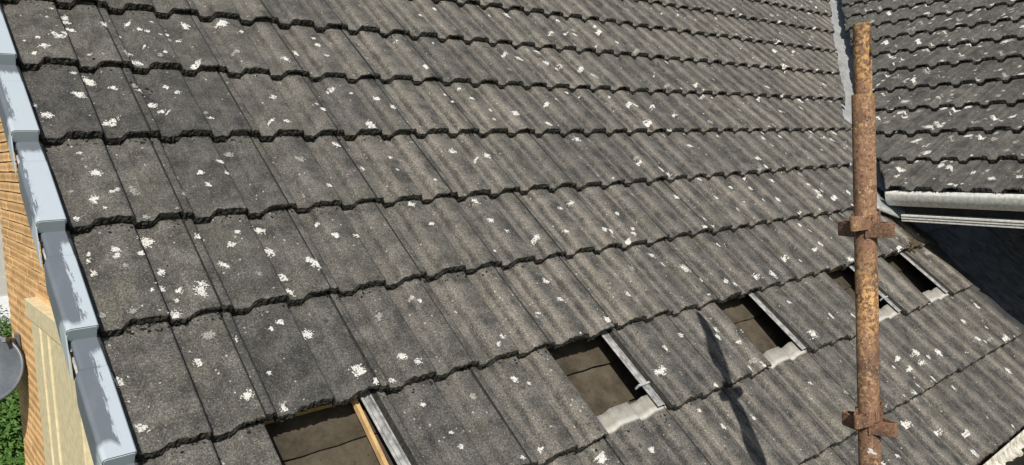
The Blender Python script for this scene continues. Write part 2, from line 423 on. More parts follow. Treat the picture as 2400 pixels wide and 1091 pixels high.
HOLES = {(0, 6), (3, 6), (6, 6), (9, 6), (11, 6)}
rs = np.random.RandomState(5)
TM = {}; spare = []; count = 0
for j in range(-10, 9):
    rowj = rs.normal(0, .0022)
    for i in range(-1, 30):
        x0, s0 = i*TW, SE(j)+rowj
        Mt = MAIN @ tile_mat(x0, s0, rs)
        vi = rs.randint(len(VAR))
        if (i, j) in HOLES: continue
        if j >= 4:
            if i > 12: continue
            cut = False
        else:
            Ylo, Yhi = SE(j)*cth, (SE(j)+.4)*cth
            if x0 - .03 > valY(Yhi): continue
            cut = x0 + TW > valY(Ylo)
        cx, cy, cz = project(Mt @ Vector((.15, .17, 0)))
        corners = [project(Mt @ Vector(c)) for c in ((0, 0, 0), (.3, 0, 0), (0, .33, 0), (.3, .33, 0), (.15, .15, 0))]
        seen = any(-10 < c[0] < 2410 and -10 < c[1] < 1101 for c in corners)
        if not seen and (cx < -700 or cx > 3000 or cy < -700 or cy > 1500): continue
        me = VAR[vi]
        if cut:
            Li = Mt.inverted(); co = Vector((4.52 - .0*j, .76, OZ + rs.normal(0, .0)))
            no = Vector((1, -1.8, 0)).normalized(); co = co + no*rs.normal(0, .014)
            me, n = cut_mesh(me, Li @ co, (Li.to_3x3() @ no))
            if n < 4: continue
        TM[(i, j)] = Mt
        if seen:
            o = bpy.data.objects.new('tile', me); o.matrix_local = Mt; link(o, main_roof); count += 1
        else: spare.append((me, Mt))
def join_stuff(name, items, parent):
    bm = bmesh.new(); mats = list(items[0][0].materials)
    for me, Mt in items:
        t = me.copy(); t.transform(Mt); bm.from_mesh(t)
    me = bpy.data.meshes.new(name); bm.to_mesh(me); bm.free()
    for mt in mats: me.materials.append(mt)
    o = link(bpy.data.objects.new(name, me), parent); o['kind'] = 'stuff'; return o
if spare: join_stuff('outlying_tiles', spare, main_roof)
print('main tiles', count, 'spare', len(spare))

# ------------------------------------------------------------------ wing roof
ax0 = Vector((4.248, .567, 0)); axd = Vector((.791, .443, 0)).normalized(); axn = Vector((axd.y, -axd.x, 0))   # axn points to the wing side
wing_roof = roof_slab('wing_roof', WING, [(-.10, .03), (2.0, .03), (2.0, 4.9), (-2.2, 4.4)], -.16, -.098, M_DECK, house)
rs = np.random.RandomState(9); WM = {}; spare = []; wc = 0
for j in range(0, 14):
    rj = rs.normal(0, .003); sh = rs.normal(0, .002)
    for i in range(-14, 8):
        x0 = -.135 - .03*0 + i*TW + sh; s0 = j*.322 + rj
        Mt = WING @ tile_mat(x0, s0, rs, 1.3); vi = rs.randint(len(WVAR))
        pts = [Mt @ Vector(c) for c in ((-.03, 0, 0), (.3, 0, 0), (-.03, .4, 0), (.3, .4, 0))]
        off = [(Vector((p.x, p.y, 0))-ax0).dot(axn) for p in pts]
        lim = .088
        if max(off) < lim+.02: continue
        cut = min(off) < lim
        corners = [project(Mt @ Vector(c)) for c in ((0, 0, 0), (.3, 0, 0), (0, .33, 0), (.3, .33, 0), (.15, .15, 0))]
        seen = any(-10 < c[0] < 2410 and -10 < c[1] < 1101 for c in corners)
        me = WVAR[vi]
        if cut:
            Li = Mt.inverted(); co = Vector((ax0.x, ax0.y, OZ)) + axn*(lim + rs.normal(0, .008))
            me, n = cut_mesh(me, Li @ co, Li.to_3x3() @ (-axn))
            if n < 4: continue
        WM[(i, j)] = (Mt, x0, s0)
        if seen:
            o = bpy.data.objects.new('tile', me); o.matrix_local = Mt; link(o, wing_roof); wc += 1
        elif x0 < 2.2: spare.append((me, Mt))
if spare: join_stuff('outlying_tiles', spare, wing_roof)
print('wing tiles', wc, len(spare))

# ------------------------------------------------------------------ lichen and moss (real thin crusts on the tile faces)
LS = """152,20,14 155,33,12 166,53,13 247,55,15 120,12,6 108,35,6 132,83,20 153,78,12 86,88,8 100,111,15 78,113,9 56,80,5 300,40,10 325,67,10 344,72,9 354,47,6 434,56,15 434,64,8 522,48,20 567,70,9
394,66,8 396,80,10 419,82,9 375,80,6 555,121,13 297,130,16 303,118,9 337,110,6 320,140,16 374,135,11 386,126,8 459,150,18 281,72,6 209,117,6 173,165,9 208,169,22 266,203,13 185,222,19 82,232,9 108,256,18 317,200,13 330,210,11
358,235,17 380,250,11 391,202,11 417,216,10 396,257,6 258,277,20 270,270,12 495,266,9 484,253,9 223,404,17 167,434,10 219,471,17 315,435,18 262,452,9 274,446,9 181,503,11 245,494,7 342,501,12 413,497,6 433,456,14 417,401,7
470,403,10 518,375,11 531,404,8 488,434,10 187,353,9 540,343,15 342,545,24 467,548,17 208,572,9 208,590,9 270,579,15 274,594,12 330,588,11 221,622,13 292,620,12 378,621,14 527,605,16 543,568,14 557,538,10 375,664,15 418,668,12
470,668,17 468,684,22 355,681,8 415,692,9 704,371,16 915,367,8 850,395,8 772,438,10 613,519,18 747,510,8 788,550,13 839,552,12 633,574,20 663,640,20 605,643,11 741,619,22 722,610,14 680,677,16 1119,368,8 1140,364,14
1019,424,6 931,398,6 970,478,13 1014,528,10 1120,467,13 1153,515,11 1190,543,8 966,690,10 985,700,9 1075,716,6 843,12,6 983,34,8 1018,18,9 1065,70,10 1150,22,9 1188,30,14 736,85,8 744,102,11 764,130,8 691,124,15
669,142,12 857,138,8 932,90,6 996,160,12 1017,98,5 1185,120,9 1193,165,8 779,204,13 824,217,7 883,230,11 640,228,12 921,253,11 759,260,10 742,245,6 635,284,9 671,290,10 868,300,20 1045,222,6 1063,240,8 1108,232,9
1150,262,8 1157,286,7 1080,205,7 790,333,14 1063,353,14 966,327,6 1238,113,11 1262,118,12 1218,137,12 1280,147,14 1312,152,11 1362,158,10 1310,44,7 1348,82,9 1327,71,7 1395,184,13 1387,178,8 1412,182,6 1452,132,14 1533,171,8
1565,143,10 1642,148,9 1680,159,12 1786,153,13 1693,80,8 1564,200,8 1500,190,6 1630,198,9 1307,231,8 1283,240,8 1331,214,7 1402,216,9 1430,225,8 1478,240,9 1490,246,9 1518,288,15 1538,270,8 1584,266,7 1612,244,6 1735,258,9
1642,230,8 1650,218,9 1714,223,11 1780,225,10 1662,289,12 1283,295,11 1208,270,15 1355,322,13 1385,315,10 1505,336,12 1575,312,10 1618,340,10 1792,322,10 1684,315,8 1495,368,9 1362,367,12 1406,405,6 1500,378,8 1549,402,12 1568,405,12
1640,414,9 1748,406,13 1440,463,6 1315,487,9 1343,472,9 1516,482,9 1446,500,9 1678,462,7 1715,438,9 1761,440,10 1743,482,9 1728,492,9 1790,469,9 1590,463,11 1327,545,8 1416,542,12 1438,560,13 1480,538,9 1481,550,10 1472,563,10
1671,525,8 1650,515,10 1278,652,12 1312,699,12 1497,576,7 1530,593,12 1555,615,9 1604,626,17 1483,629,12 1353,642,5 1643,657,9 1698,661,12 1720,668,9 1775,644,12 1687,570,9 1472,693,12 1265,720,8 726,770,22 638,767,9 660,752,13
887,737,16 637,862,9 840,875,25 920,883,11 940,838,15 975,850,13 968,690,7 1174,793,9 1165,810,9 1112,925,14 670,950,14 663,940,7 995,943,9 1059,1014,8 1080,1048,10 491,779,20 550,790,14 468,830,16 272,877,22 578,930,19
333,991,19 410,732,24 310,733,15 240,727,14 1207,883,13 1240,893,8 1254,740,9 1418,751,13 1437,745,6 1598,783,11 1563,816,13 1648,814,8 1690,765,11 1735,804,8 1765,798,12 1742,778,9 1763,863,13 1770,850,12 1787,863,10 1674,909,9
1643,957,8 1698,997,13 1268,1045,12 1288,1000,6 1222,1080,9 1417,1069,20 1530,1050,13 1395,965,11 1945,742,14 1995,740,9 1908,788,15 1845,888,11 1876,1015,10 1994,1000,8 2108,838,8 2133,864,10 2177,841,10 2165,850,8 2184,895,13
2148,907,8 2140,925,10 2268,824,9 2290,797,11 2307,750,10 2358,740,9 2242,908,9 2135,990,13 2207,1012,11 2270,1018,10 2316,980,10 2283,1070,15 2108,1072,10 2337,863,8 1878,404,12 1895,430,9 1824,470,11 1955,462,9 1953,510,9
1878,525,9 1902,538,9 1968,557,9 2100,561,8 1922,572,11 1913,580,9 1843,603,11 1859,632,11 1810,647,16 1836,418,8 1825,100,12 1832,153,14 1877,232,14 1895,228,9 1933,232,9 1941,200,8 1880,270,8 1832,319,9 1810,340,11 1903,304,11
1952,327,9 1981,348,9 1945,308,8 1900,66,8"""
spots = []                                   # (x, s, radius, elong)
for tok in LS.split():
    px, py, sz = [float(q) for q in tok.split(',')]
    p, t = unproj(px, py, MAIN, -.01)
    spots.append((p.x, p.y, sz/FPX*t*.70, 0))
lr = np.random.RandomState(21)
for k in range(2100):                         # the unsurveyed small ones thicken away from the verge
    x = 8.5*lr.rand()**.55; s = SE(8) + (3.6+1.15)*lr.rand()
    if lr.rand() > .16 + .84*min(1, max(0, (x-.6)/3)): continue
    r = (.0035 + .011*lr.rand()**2.2)*(1+.12*min(x, 5))
    if lr.rand() < .25: s = SE(math.floor(5-s/G)+1)+.02*lr.rand()+.0
    spots.append((x, s, r, 1))
def crust(spots, lookup, name, parent, cell, seed):
    r0 = np.random.RandomState(seed); V = []; F = []; MI = []
    for (x, s, r, el) in spots:
        hit = lookup(x, s)
        if hit is None: continue
        Mt, xl, sl_ = hit
        if not -.02 < sl_ < .345: continue
        c = cell if r > .008 else cell*.7
        n = max(3, int(r*1.7/c)); g = (np.arange(-n, n+1))*c
        A, B = np.meshgrid(g, g, indexing='ij')
        A = A + r0.uniform(-.3, .3, A.shape)*c; B = B + r0.uniform(-.3, .3, B.shape)*c
        e = 1 + r0.uniform(-.25, .55) ; ang = r0.uniform(0, math.pi)
        ca, sa = math.cos(ang), math.sin(ang)
        D = np.sqrt(((A*ca+B*sa)/e**.5)**2 + ((-A*sa+B*ca)*e**.5)**2)/r
        N = np.zeros_like(A)
        for fr, am in ((1.1, .17), (2.3, .17), (4.6, .17), (9, .15)):
            for _ in range(3):
                th = r0.uniform(0, 6.28); N += am*.6*np.sin((A*math.cos(th)+B*math.sin(th))/r*fr*2.2 + r0.uniform(0, 6.28))
        keep = (D + N + r0.normal(0, .10, A.shape)) < .86
        keep &= r0.rand(*A.shape) > .07
        gx = xl + A; gs = sl_ + B
        keep &= (gx > .003) & (gx < .297) & (gs > -.001) & (gs < .342)
        keep = keep[:-1, :-1]
        if not keep.any(): continue
        Z = prof(np.clip(gx, 0, .2999)) + .0011 + r0.uniform(0, .0007, A.shape)
        pts = np.stack([gx, gs, Z], -1).reshape(-1, 3)
        Mn = np.array(Mt); pts = pts @ Mn[:3, :3].T + Mn[:3, 3]
        W_ = A.shape[1]; idx = np.argwhere(keep); base = len(V)
        used = {}; mi = 1 if (r0.rand() < (.16 if el == 0 else .3)) else 0
        for a, b_ in idx:
            q = []
            for (da, db) in ((0, 0), (1, 0), (1, 1), (0, 1)):
                kk = (a+da)*W_ + b_+db
                if kk not in used: used[kk] = len(V); V.append(pts[kk])
                q.append(used[kk])
            F.append(q); MI.append(mi)
    o = mesh_obj(name, V, F, [M_LICH, M_LICH2], parent, False, MI); o['kind'] = 'stuff'
    print(name, len(F)); return o
def look_main(x, s):
    i = math.floor(x/TW); j = math.floor(5 - s/G) + 1
    if SE(j) > s: j += 1
    Mt = TM.get((i, j))
    if Mt is None: return None
    if j < 4 and x > valY(s*cth)-.02: return None
    return Mt, x-i*TW, s-SE(j)
crust(spots, look_main, 'lichen', main_roof, .0026, 3)
ws = []
wkeys = list(WM.keys())
for (i, j) in wkeys:
    Mt, x0, s0 = WM[(i, j)]
    c = project(Mt @ Vector((.15, .17, 0)))
    if not (1900 < c[0] < 2700 and -250 < c[1] < 600): continue
    for q in range(13):
        ws.append((x0+lr.rand()*.3, s0+lr.rand()*.33, 0.004+.024*lr.rand()**1.9, 1))
def look_wing(x, s):
    for (i, j) in wkeys:
        Mt, x0, s0 = WM[(i, j)]
        if 0 <= x-x0 < .3 and 0 <= s-s0 < .322:
            p = WING @ Vector((x, s, 0))
            if (Vector((p.x, p.y, 0))-ax0).dot(axn) < .12: return None
            return Mt, x-x0, s-s0
    return None
crust(ws, look_wing, 'lichen', wing_roof, .0032, 8)
# moss: little dark tufts in the pans below the noses and single cushions
def tufts(name, pts, mat, parent, frame_fn):
    V = []; F = []
    r0 = np.random.RandomState(4)
    for (x, s, r) in pts:
        h = frame_fn(x, s)
        if h is None: continue
        Mt, xl, sl_ = h
        z = float(prof(min(max(xl, 0), .2999)))
        base = len(V); n = 7
        V.append(Mt @ Vector((xl, sl_, z+r*.55)))
        for ring, (rr_, hh) in enumerate(((.6, .42), (1., -.05))):
            for k in range(n):
                a = 6.283*k/n + ring*.4; q = r*rr_*r0.uniform(.6, 1.3)
                V.append(Mt @ Vector((xl+q*math.cos(a), sl_+q*math.sin(a), z+r*hh)))
        for k in range(n):
            k2 = (k+1) % n
            F.append((base, base+1+k, base+1+k2)); F.append((base+1+k, base+1+n+k, base+1+n+k2, base+1+k2))
    o = mesh_obj(name, V, F, mat, parent); o['kind'] = 'stuff'; return o
mp = []
for px, py, sz in ((220,131,9),(303,52,6),(350,598,9),(395,604,6),(387,588,4),(205,225,5),(281,303,4),(264,307,6),(410,310,3),(522,1060,9),(508,1042,7),(428,796,5),(632,537,4),(253,120,3),(308,190,8),(348,190,9),(240,190,7),(235,192,5),(81,183,4),
                   (212,585,4),(183,543,5),(205,1020,6),(1107,0,4),(360,197,7),(355,205,5),(230,195,6),(392,625,4),(430,665,3),(1060,460,4),(655,742,4),(372,296,4),(416,305,4)):
    p, t = unproj(px, py, MAIN, -.012); mp.append((p.x, p.y, sz/FPX*t*.5))
for k in range(2000):                          # debris gathered under the noses near the verge
    j = lr.randint(0, 9); x = -.28 + 1.5*lr.rand()**1.6
    if float(prof(x % .3 if x > 0 else x+.3)) > -.010:
        mp.append((x, SE(j) - .002 - .03*lr.rand()**2, .0015+.0035*lr.rand()**2))
for k in range(260):
    j = lr.randint(-3, 9); x = 4*lr.rand()
    mp.append((x, SE(j)-.002-.008*lr.rand(), .002+.003*lr.rand()))
tufts('moss', mp, M_MOSS, main_roof, look_main)
dm = []
for k in range(420):
    px = 2147+lr.normal(0, 9); py = 571+lr.normal(0, 7) ; p, t = unproj(px, py, MAIN, 0); dm.append((min(p.x, 3.885), p.y, .003+.006*lr.rand()))
for k in range(150):
    f = lr.rand(); px = 2108+45*f+lr.normal(0, 2); py = 522+48*f+lr.normal(0, 3); p, t = unproj(px, py, MAIN, 0); dm.append((min(p.x, 3.885), p.y, .002+.004*lr.rand()))
tufts('dry_moss', dm, M_DRYMOSS, main_roof, look_main)

# small grey clips hooked in the gaps, where the battens are laid open
for (i, ds) in ((3, .098), (9, .105)):
    x = (i+1)*TW
    b = MB(); b.box((x-.062, SE(6)+ds, -.018), (x-.012, SE(6)+ds+.007, -.012), MAIN); b.box((x-.066, SE(6)+ds, -.032), (x-.061, SE(6)+ds+.007, -.010), MAIN)
    o = b.build('tile_clip', M_CLIP, main_roof)

V = []; F = []
for (hi, hj) in HOLES:
    for q in range(46):
        x = hi*TW + .3*lr.rand(); s_ = SE(hj) + .05 + .28*lr.rand(); l = .0015+.0035*lr.rand()**2; a = lr.rand()*3.1
        n_ = -.1165 if s_ > SE(5.2) else -.1235
        k0 = len(V); V += [MAIN @ Vector((x+l*math.cos(a+b_)*(1 if b_ % 3.1 < .1 else .5), s_+l*math.sin(a+b_), n_+.001+.0025*lr.rand())) for b_ in (0, 1.57, 3.14, 4.71)]
        F.append((k0, k0+1, k0+2, k0+3))
o = mesh_obj('grit', V, F, M_DRYMOSS, main_roof); o['kind'] = 'stuff'
# ------------------------------------------------------------------ dry verge caps
def cap_mesh():
    # local x=0 at the inner edge (over the tiles), going negative outward; s as for a tile; n up
    V = []; F = []
    def sect(s, n, wid, rr=.007, n_in=-.014, drop=-.020):
        pts = [(0., n+n_in), (0., n-.0015), (-.0015, n)]
        for a in np.linspace(0, math.pi/2, 5): pts.append((-(wid-rr) - rr*math.sin(a), n - rr + rr*math.cos(a)))
        pts.append((-wid, n+drop)); return [(x, s, z) for x, z in pts]
    hgt = .011
    rows = [sect(0., hgt, .060), sect(.004, hgt+.0004, .061), sect(.15, hgt, .062), sect(.213, hgt-.0005, .062), sect(.226, hgt-.0015, .059), sect(.234, hgt-.004, .052),
            sect(.26, hgt-.0055, .051), sect(.33, hgt-.010, .051), sect(.385, hgt-.010, .051)]
    k = len(rows[0])
    for r in rows: V += r
    for i in range(len(rows)-1):
        for j in range(k-1): F.append((i*k+j, i*k+j+1, (i+1)*k+j+1, (i+1)*k+j))
    # front end plate
    b0 = len(V); f = rows[0]
    fr = [(x, -.0005, z) for x, s, z in f[2:-1]] + [(-.060, -.0015, -.024), (0., -.0015, -.025)]
    V += fr; F.append(list(range(b0, b0+len(fr)))[::-1])
    return V, F
cv, cf = cap_mesh()
capme = bpy.data.meshes.new('verge_cap_mesh'); capme.from_pydata(cv, [], cf); capme.materials.append(M_CAP)
capme.polygons.foreach_set('use_smooth', [False]*len(capme.polygons)); capme.update()
# outer cheek: plumb lower end, tapering up the slope
def cheek_mesh():
    sn, cs = math.sin(TH+TILT), math.cos(TH+TILT)
    o1 = -.0605
    prof_ = [(-.000, -.006), (-.000 - .096*sn, -.006 - .096*cs), (.226 - .055*sn, -.012 - .055*cs), (.226, -.008)]
    V = [(o1, s, n) for s, n in prof_] + [(o1-.0028, s, n) for s, n in prof_]
    # rolled lip between the top and the cheek
    F = [(0, 1, 2, 3), (7, 6, 5, 4), (0, 4, 5, 1), (1, 5, 6, 2), (2, 6, 7, 3), (3, 7, 4, 0)]
    return V, F
chv, chf = cheek_mesh(); chme = bpy.data.meshes.new('cheek_mesh'); chme.from_pydata(chv, [], chf); chme.materials.append(M_CAP)
sb = MB(); sn, cs = math.sin(TH+TILT), math.cos(TH+TILT)
for q in (.040,):
    p0 = Vector((-.0585, -.004-.034*sn, -.006-.034*cs)); p1 = p0 + Vector((0, -.062*sn, -.062*cs))
    for a, b_ in ((p0, p1),):
        w_ = Vector((0, -.002*cs, .002*sn)); t_ = Vector((.0115, 0, 0))
        k = len(sb.v); sb.v += [a, b_, b_+w_, a+w_, a+t_, b_+t_, b_+w_+t_, a+w_+t_]
        for qd in ((0, 1, 2, 3), (7, 6, 5, 4), (0, 4, 5, 1), (1, 5, 6, 2), (2, 6, 7, 3), (3, 7, 4, 0)): sb.f.append([k+z for z in qd])
stme = bpy.data.meshes.new('strip_mesh'); stme.from_pydata([tuple(v) for v in sb.v], [], sb.f); stme.materials.append(M_DARKSTRIP)
gp = MB(); gp.box((-.0555, .30, -.012), (-.0525, .345, .0035)); 
rs = np.random.RandomState(2)
for j in range(-3, 9):
    Mt = MAIN @ Matrix.Translation((-.284, SE(j)-.012 + rs.normal(0, .001), 0)) @ Matrix.Rotation(-TILT, 4, 'X')
    o = bpy.data.objects.new('verge_cap', capme); link(o, main_roof); o.matrix_local = Mt
    o.color = ({0: .1, 1: .15, 2: .2, 3: .25, 4: .85, 5: .8, 6: .8}.get(j, .4), 0, 0, 1)
    md = o.modifiers.new('thickness', 'SOLIDIFY'); md.thickness = .002; md.offset = -1
    md = o.modifiers.new('bevel', 'BEVEL'); md.width = .0018; md.segments = 2
    o2 = bpy.data.objects.new('verge_cheek', chme); link(o2, main_roof); o2.matrix_local = Mt
    o3 = bpy.data.objects.new('verge_clip', stme); link(o3, main_roof); o3.matrix_local = Mt

# ------------------------------------------------------------------ valley lining
b = MB(); P = []
vd = Vector((-.791, -.443, -.423)).normalized(); V0 = Vector((4.248, .567, .5+OZ-.032))
dm_ = vd.cross(NM).normalized(); dw = vd.cross(NW).normalized()
if dm_.dot(axn) > 0: dm_ = -dm_
if dw.dot(axn) < 0: dw = -dw
for k in range(90):
    t = .62 - 5.6*k/89; c = V0 + vd*t
    wv_ = .006*math.sin(t*31+math.sin(t*9)*2)+.005*math.sin(t*53)
    up_ = lambda a, z: c + axn*a + Vector((0, 0, z))
    P.append([c + dm_*.20, c + dm_*.06 + NM*(.004+wv_), c + dm_*.02 + NM*(.006-wv_), up_(.02, -.022+wv_), up_(.055, -.040), up_(.10, -.050-wv_), up_(.20, -.035)])
b.grid(P); vl = b.build('valley_lining', M_LEAD, house, True)
md = vl.modifiers.new('thickness', 'SOLIDIFY'); md.thickness = .002
# crumpled lead apron at the foot of the valley
def lp(px, py, off):
    p, t = unproj(px, py, MAIN, off); return MAIN @ Vector((p.x, p.y, off))
b = MB(); P = []
up = [(2050, 440), (2068, 468), (2090, 480), (2112, 488), (2137, 498)]; dn = [(2040, 480), (2062, 494), (2085, 503), (2110, 513), (2135, 516)]
for a, c in zip(up, dn):
    row = []
    for q in range(5):
        f = q/4; row.append(lp(a[0]+(c[0]-a[0])*f, a[1]+(c[1]-a[1])*f, .012 + .014*math.sin(f*3.1) + random.uniform(-.003, .003)))
    P.append(row)
b.grid(P); o = b.build('lead_apron', M_LEAD, house, True)
md = o.modifiers.new('thickness', 'SOLIDIFY'); md.thickness = .0025
# ------------------------------------------------------------------ wing gutter and fascia
def along(v, dx, dz):                          # point beside the wing eave
    c = Vector((WX, 0, WZ+OZ)) + wv*v; h = Vector((math.cos(WPSI), -math.sin(WPSI), 0)); return c + h*dx + Vector((0, 0, dz))
b = MB(); P = []; v0, v1 = .165, -2.4
for v in (v0, v0-.002, -.4, -1.2, v1):
    P.append([along(v, -.044 - .058*math.cos(a), -.030 - .082*math.sin(a)) for a in np.linspace(0, math.pi, 15)])
b.grid(P); g = b.build('gutter', M_PVC, house, True)
md = g.modifiers.new('thickness', 'SOLIDIFY'); md.thickness = .003
b = MB(); cap = [along(v0+.001, -.044 - .059*math.cos(a), -.030 - .083*math.sin(a)) for a in np.linspace(0, math.pi, 15)]
cap2 = [p + wv*.004 for p in cap]; b.grid([cap, cap2]); b.poly(cap[::-1]); b.poly(cap2); b.build('stop_end', M_PVC, g, False)
def rail(name, dx0, dx1, z0, z1, va, vb, mat, parent):
    b = MB(); pts = []
    for v in (va, vb):
        for dx, dz in ((dx0, z0), (dx1, z0), (dx1, z1), (dx0, z1)): pts.append(along(v, dx, dz))
    b.v = pts; b.f = [[3, 2, 1, 0], [4, 5, 6, 7], [0, 1, 5, 4], [1, 2, 6, 5], [2, 3, 7, 6], [3, 0, 4, 7]]
    o = b.build(name, mat, parent); bevel(o, .002); return o
fb = rail('fascia_board', .022, .040, -.20, -.02, .12, v1, M_RUB, house)  # board coloured dark to stand in for the gutter's shadow
for z in (-.158, -.172, -.186): rail('fascia_trim', -.058 + (-.158-z)*.3, .0219, z-.012, z, .10, v1, M_PVC, fb)
rail('soffit', .0405, .9, -.199, -.188, .10, v1, M_DECK, house)

# ------------------------------------------------------------------ lower slated slope under the wing eave, dark flashings at the verge
slope = roof_slab('lower_roof', MAIN, [(3.93, -1.4), (6.0, -1.4), (6.0, .55), (3.93, .45)], -.16, -.13, M_RUB, house)
rs = np.random.RandomState(33)
for r in range(9):
    for c in range(6):
        x0 = 4.02 + c*.305 + (.15 if r % 2 else 0); s0 = -1.35 + r*.21
        if x0 > 5.8: continue
        b = MB(); b.box((0, 0, 0), (.30, .26, .007), None, .0012)
        o = b.build('slate', M_SLATE, slope)
        o.matrix_local = MAIN @ Matrix.Translation((x0, s0, -.112+rs.normal(0, .002))) @ Matrix.Rotation(-.05, 4, 'X') @ Matrix.Rotation(rs.normal(.03, .012), 4, 'Z')
        bevel(o, .002)
for j in range(4, 9):
    b = MB(); P = []
    for q in range(9):
        s = SE(j) - .03 + (G+.05)*q/8; rr_ = .058 - .010*q/8
        n_ = -.060 - .008*q/8 + .006*math.sin(q*1.3)
        P.append([MAIN @ Vector((3.978 - rr_*1.1*math.cos(a), s, n_ + rr_*math.sin(a))) for a in np.linspace(-.1, math.pi+.1, 13)])
    b.grid(P); b.poly([p.copy() for p in P[0]])
    o = b.build('verge_flashing', M_RUB, house, False)
b = MB(); P = []
for q in range(14):
    s = -.75 + .62*q/13; wdt = .012 + .05*min(1, (13-q)/9)
    P.append([MAIN @ Vector((4.055, s, -.082)), MAIN @ Vector((4.055+wdt*.5, s, -.070)), MAIN @ Vector((4.055+wdt, s, -.088))])
b.grid(P); o = b.build('mortar_fillet', M_STONE, house, True)
md = o.modifiers.new('thickness', 'SOLIDIFY'); md.thickness = .006
# wing wall standing behind the lower slope
b = MB(); b.box((5.95, -2.6, 0), (6.15, 2.5, WZ+OZ-.02)); b.build('wing_wall', M_NBRICK, house)

# ------------------------------------------------------------------ eaves gutter of the main roof with lichened plastic and black debris
b = MB(); P = []
gy, gz = -.748, -.662+OZ
for k in range(60):
    x = -.3 + 4.3*k/59
    P.append([Vector((x, gy + .060*math.cos(a), gz - .05 - .056*math.sin(a)+ .0)) for a in np.linspace(0, math.pi, 13)])
b.grid(P); eg = b.build('gutter', M_GRIME, house, True)
md = eg.modifiers.new('thickness', 'SOLIDIFY'); md.thickness = .004
b = MB(); P = []; r0 = np.random.RandomState(6)
for k in range(260):
    x = -.28 + 4.2*k/259
    row = []
    for q in range(8):
        y = gy + .022 - .070*q/7
        if q in (0, 7): y += r0.normal(0, .0025)+.006*math.sin(x*23)+.004*math.sin(x*61+1)
        h = math.sqrt(max(0, .056**2-(y-gy)**2*.86)); row.append(Vector((x, y, gz-.05-h+.006+abs(r0.normal(0, .005)))))
    P.append(row)
b.grid(P); o = b.build('gutter_debris', M_MOSS, eg); o['kind'] = 'stuff'
b = MB(); b.box((-.3, -.685, -.93+OZ), (3.95, -.665, -.745+OZ)); b.build('fascia_board', M_PVC2, house)
b = MB(); b.box((.22, -.62, 0), (5.94, -.40, -.78+OZ)); b.build('front_wall', M_NBRICK, house)

# ------------------------------------------------------------------ gable wall
WXF = .21
b = MB(); b.box((WXF+.012, -.38, 0), (WXF+.22, 5.80, OZ-.6)); 
ztop = lambda y: OZ + math.tan(TH)*y - .25
pts = [(-.38, OZ-.6), (5.80, OZ-.6), (5.80, ztop(4.4)), (4.4, ztop(4.4)), (.1, ztop(.1)), (-.38, OZ-.601)]
k = len(b.v); b.v += [Vector((WXF+.012, y, z)) for y, z in pts[:5]] + [Vector((WXF+.22, y, z)) for y, z in pts[:5]]
b.f += [[k+i for i in range(5)], [k+5+i for i in range(5)][::-1]] + [[k+i, k+5+i, k+5+(i+1) % 5, k+(i+1) % 5] for i in range(5)]
gable = b.build('gable_wall', M_MORTAR, house)
bb = MB(); bb.box((0, -.1055, -.0320), (.10, .1055, .0320)); bm_ = bpy.data.meshes.new('brick_mesh'); bm_.from_pydata([tuple(v) for v in bb.v], [], bb.f); bm_.materials.append(M_BRICK)
hm = MB(); hm.box((0, -.0525, -.0325), (.10, .0525, .0325)); hb_ = bpy.data.meshes.new('half_brick_mesh'); hb_.from_pydata([tuple(v) for v in hm.v], [], hm.f); hb_.materials.append(M_BRICK)
rs = np.random.RandomState(7); rest = []; nb = 0
for r in range(-30, 22):
    z = OZ + r*.075 - .03
    for c in range(0, 15):
        half = (r % 2 == 1 and c == 0)
        y = 5.80 - .1075 - c*.225 - (0 if r % 2 == 0 else -.1125)
        if half: y = 5.80-.0525
        if y < 3.0: continue
        Mt = Matrix.Translation((WXF + rs.normal(0, .0012), y + rs.normal(0, .001), z + rs.normal(0, .0008))) @ Matrix.Rotation(rs.normal(0, .004), 4, 'X')
        p = project(Mt.translation); yl = 4.62 if z < OZ-.30 else 3.9
        if -8 < p[0] < 160 and -10 < p[1] < 1100 and p[1] > 270 and y > yl-.1 and nb < 298:
            o = bpy.data.objects.new('brick', hb_ if half else bm_); o.matrix_local = Mt; link(o, gable); nb += 1
        else: rest.append((hb_ if half else bm_, Mt))
join_stuff('outlying_bricks', rest, gable); print('bricks', nb)
# cream cast-stone surround: moulded pilaster with a projecting head
sur = empty('window_surround', (WXF, 3.9, OZ-1.0), parent=house)
def sbox(name, x0, x1, y0, y1, z0, z1, mat=M_STONE):
    b = MB(); b.box((x0, y0, z0), (x1, y1, z1)); o = b.build(name, mat, sur); o.matrix_parent_inverse = Matrix.Identity(4)
    o.location = (-WXF, -3.9, -(OZ-1.0)); bevel(o, .006, 2); return o
sbox('jamb', WXF-.035, WXF+.02, 4.40, 4.50, 0.5, OZ-.462)
sbox('jamb', WXF-.045, WXF+.02, 4.12, 4.398, 0.5, OZ-.462)
sbox('jamb', WXF-.035, WXF+.02, 3.98, 4.118, 0.5, OZ-.462)
sbox('jamb', WXF-.052, WXF+.02, 3.80, 3.978, 0.5, OZ-.462)
sbox('jamb', WXF-.040, WXF+.02, 3.5, 3.798, 0.5, OZ-.462)
sbox('jamb', WXF-.052, WXF+.02, 3.0, 3.498, 0.5, OZ-.462)
sbox('lintel', WXF-.070, WXF+.02, 3.0, 4.43, OZ-.46, OZ-.33)
# barge board and soffit below the verge, seen from a step to the side
b = MB(); b.box((-.270, -.85, -.30), (-.245, 4.4, -.135), MAIN)
b.build('barge_board', M_PVC2, house)
b = MB(); b.box((-.244, -.60, -.20), (.20, 4.4, -.19), MAIN); b.build('soffit', M_PVC2, house)

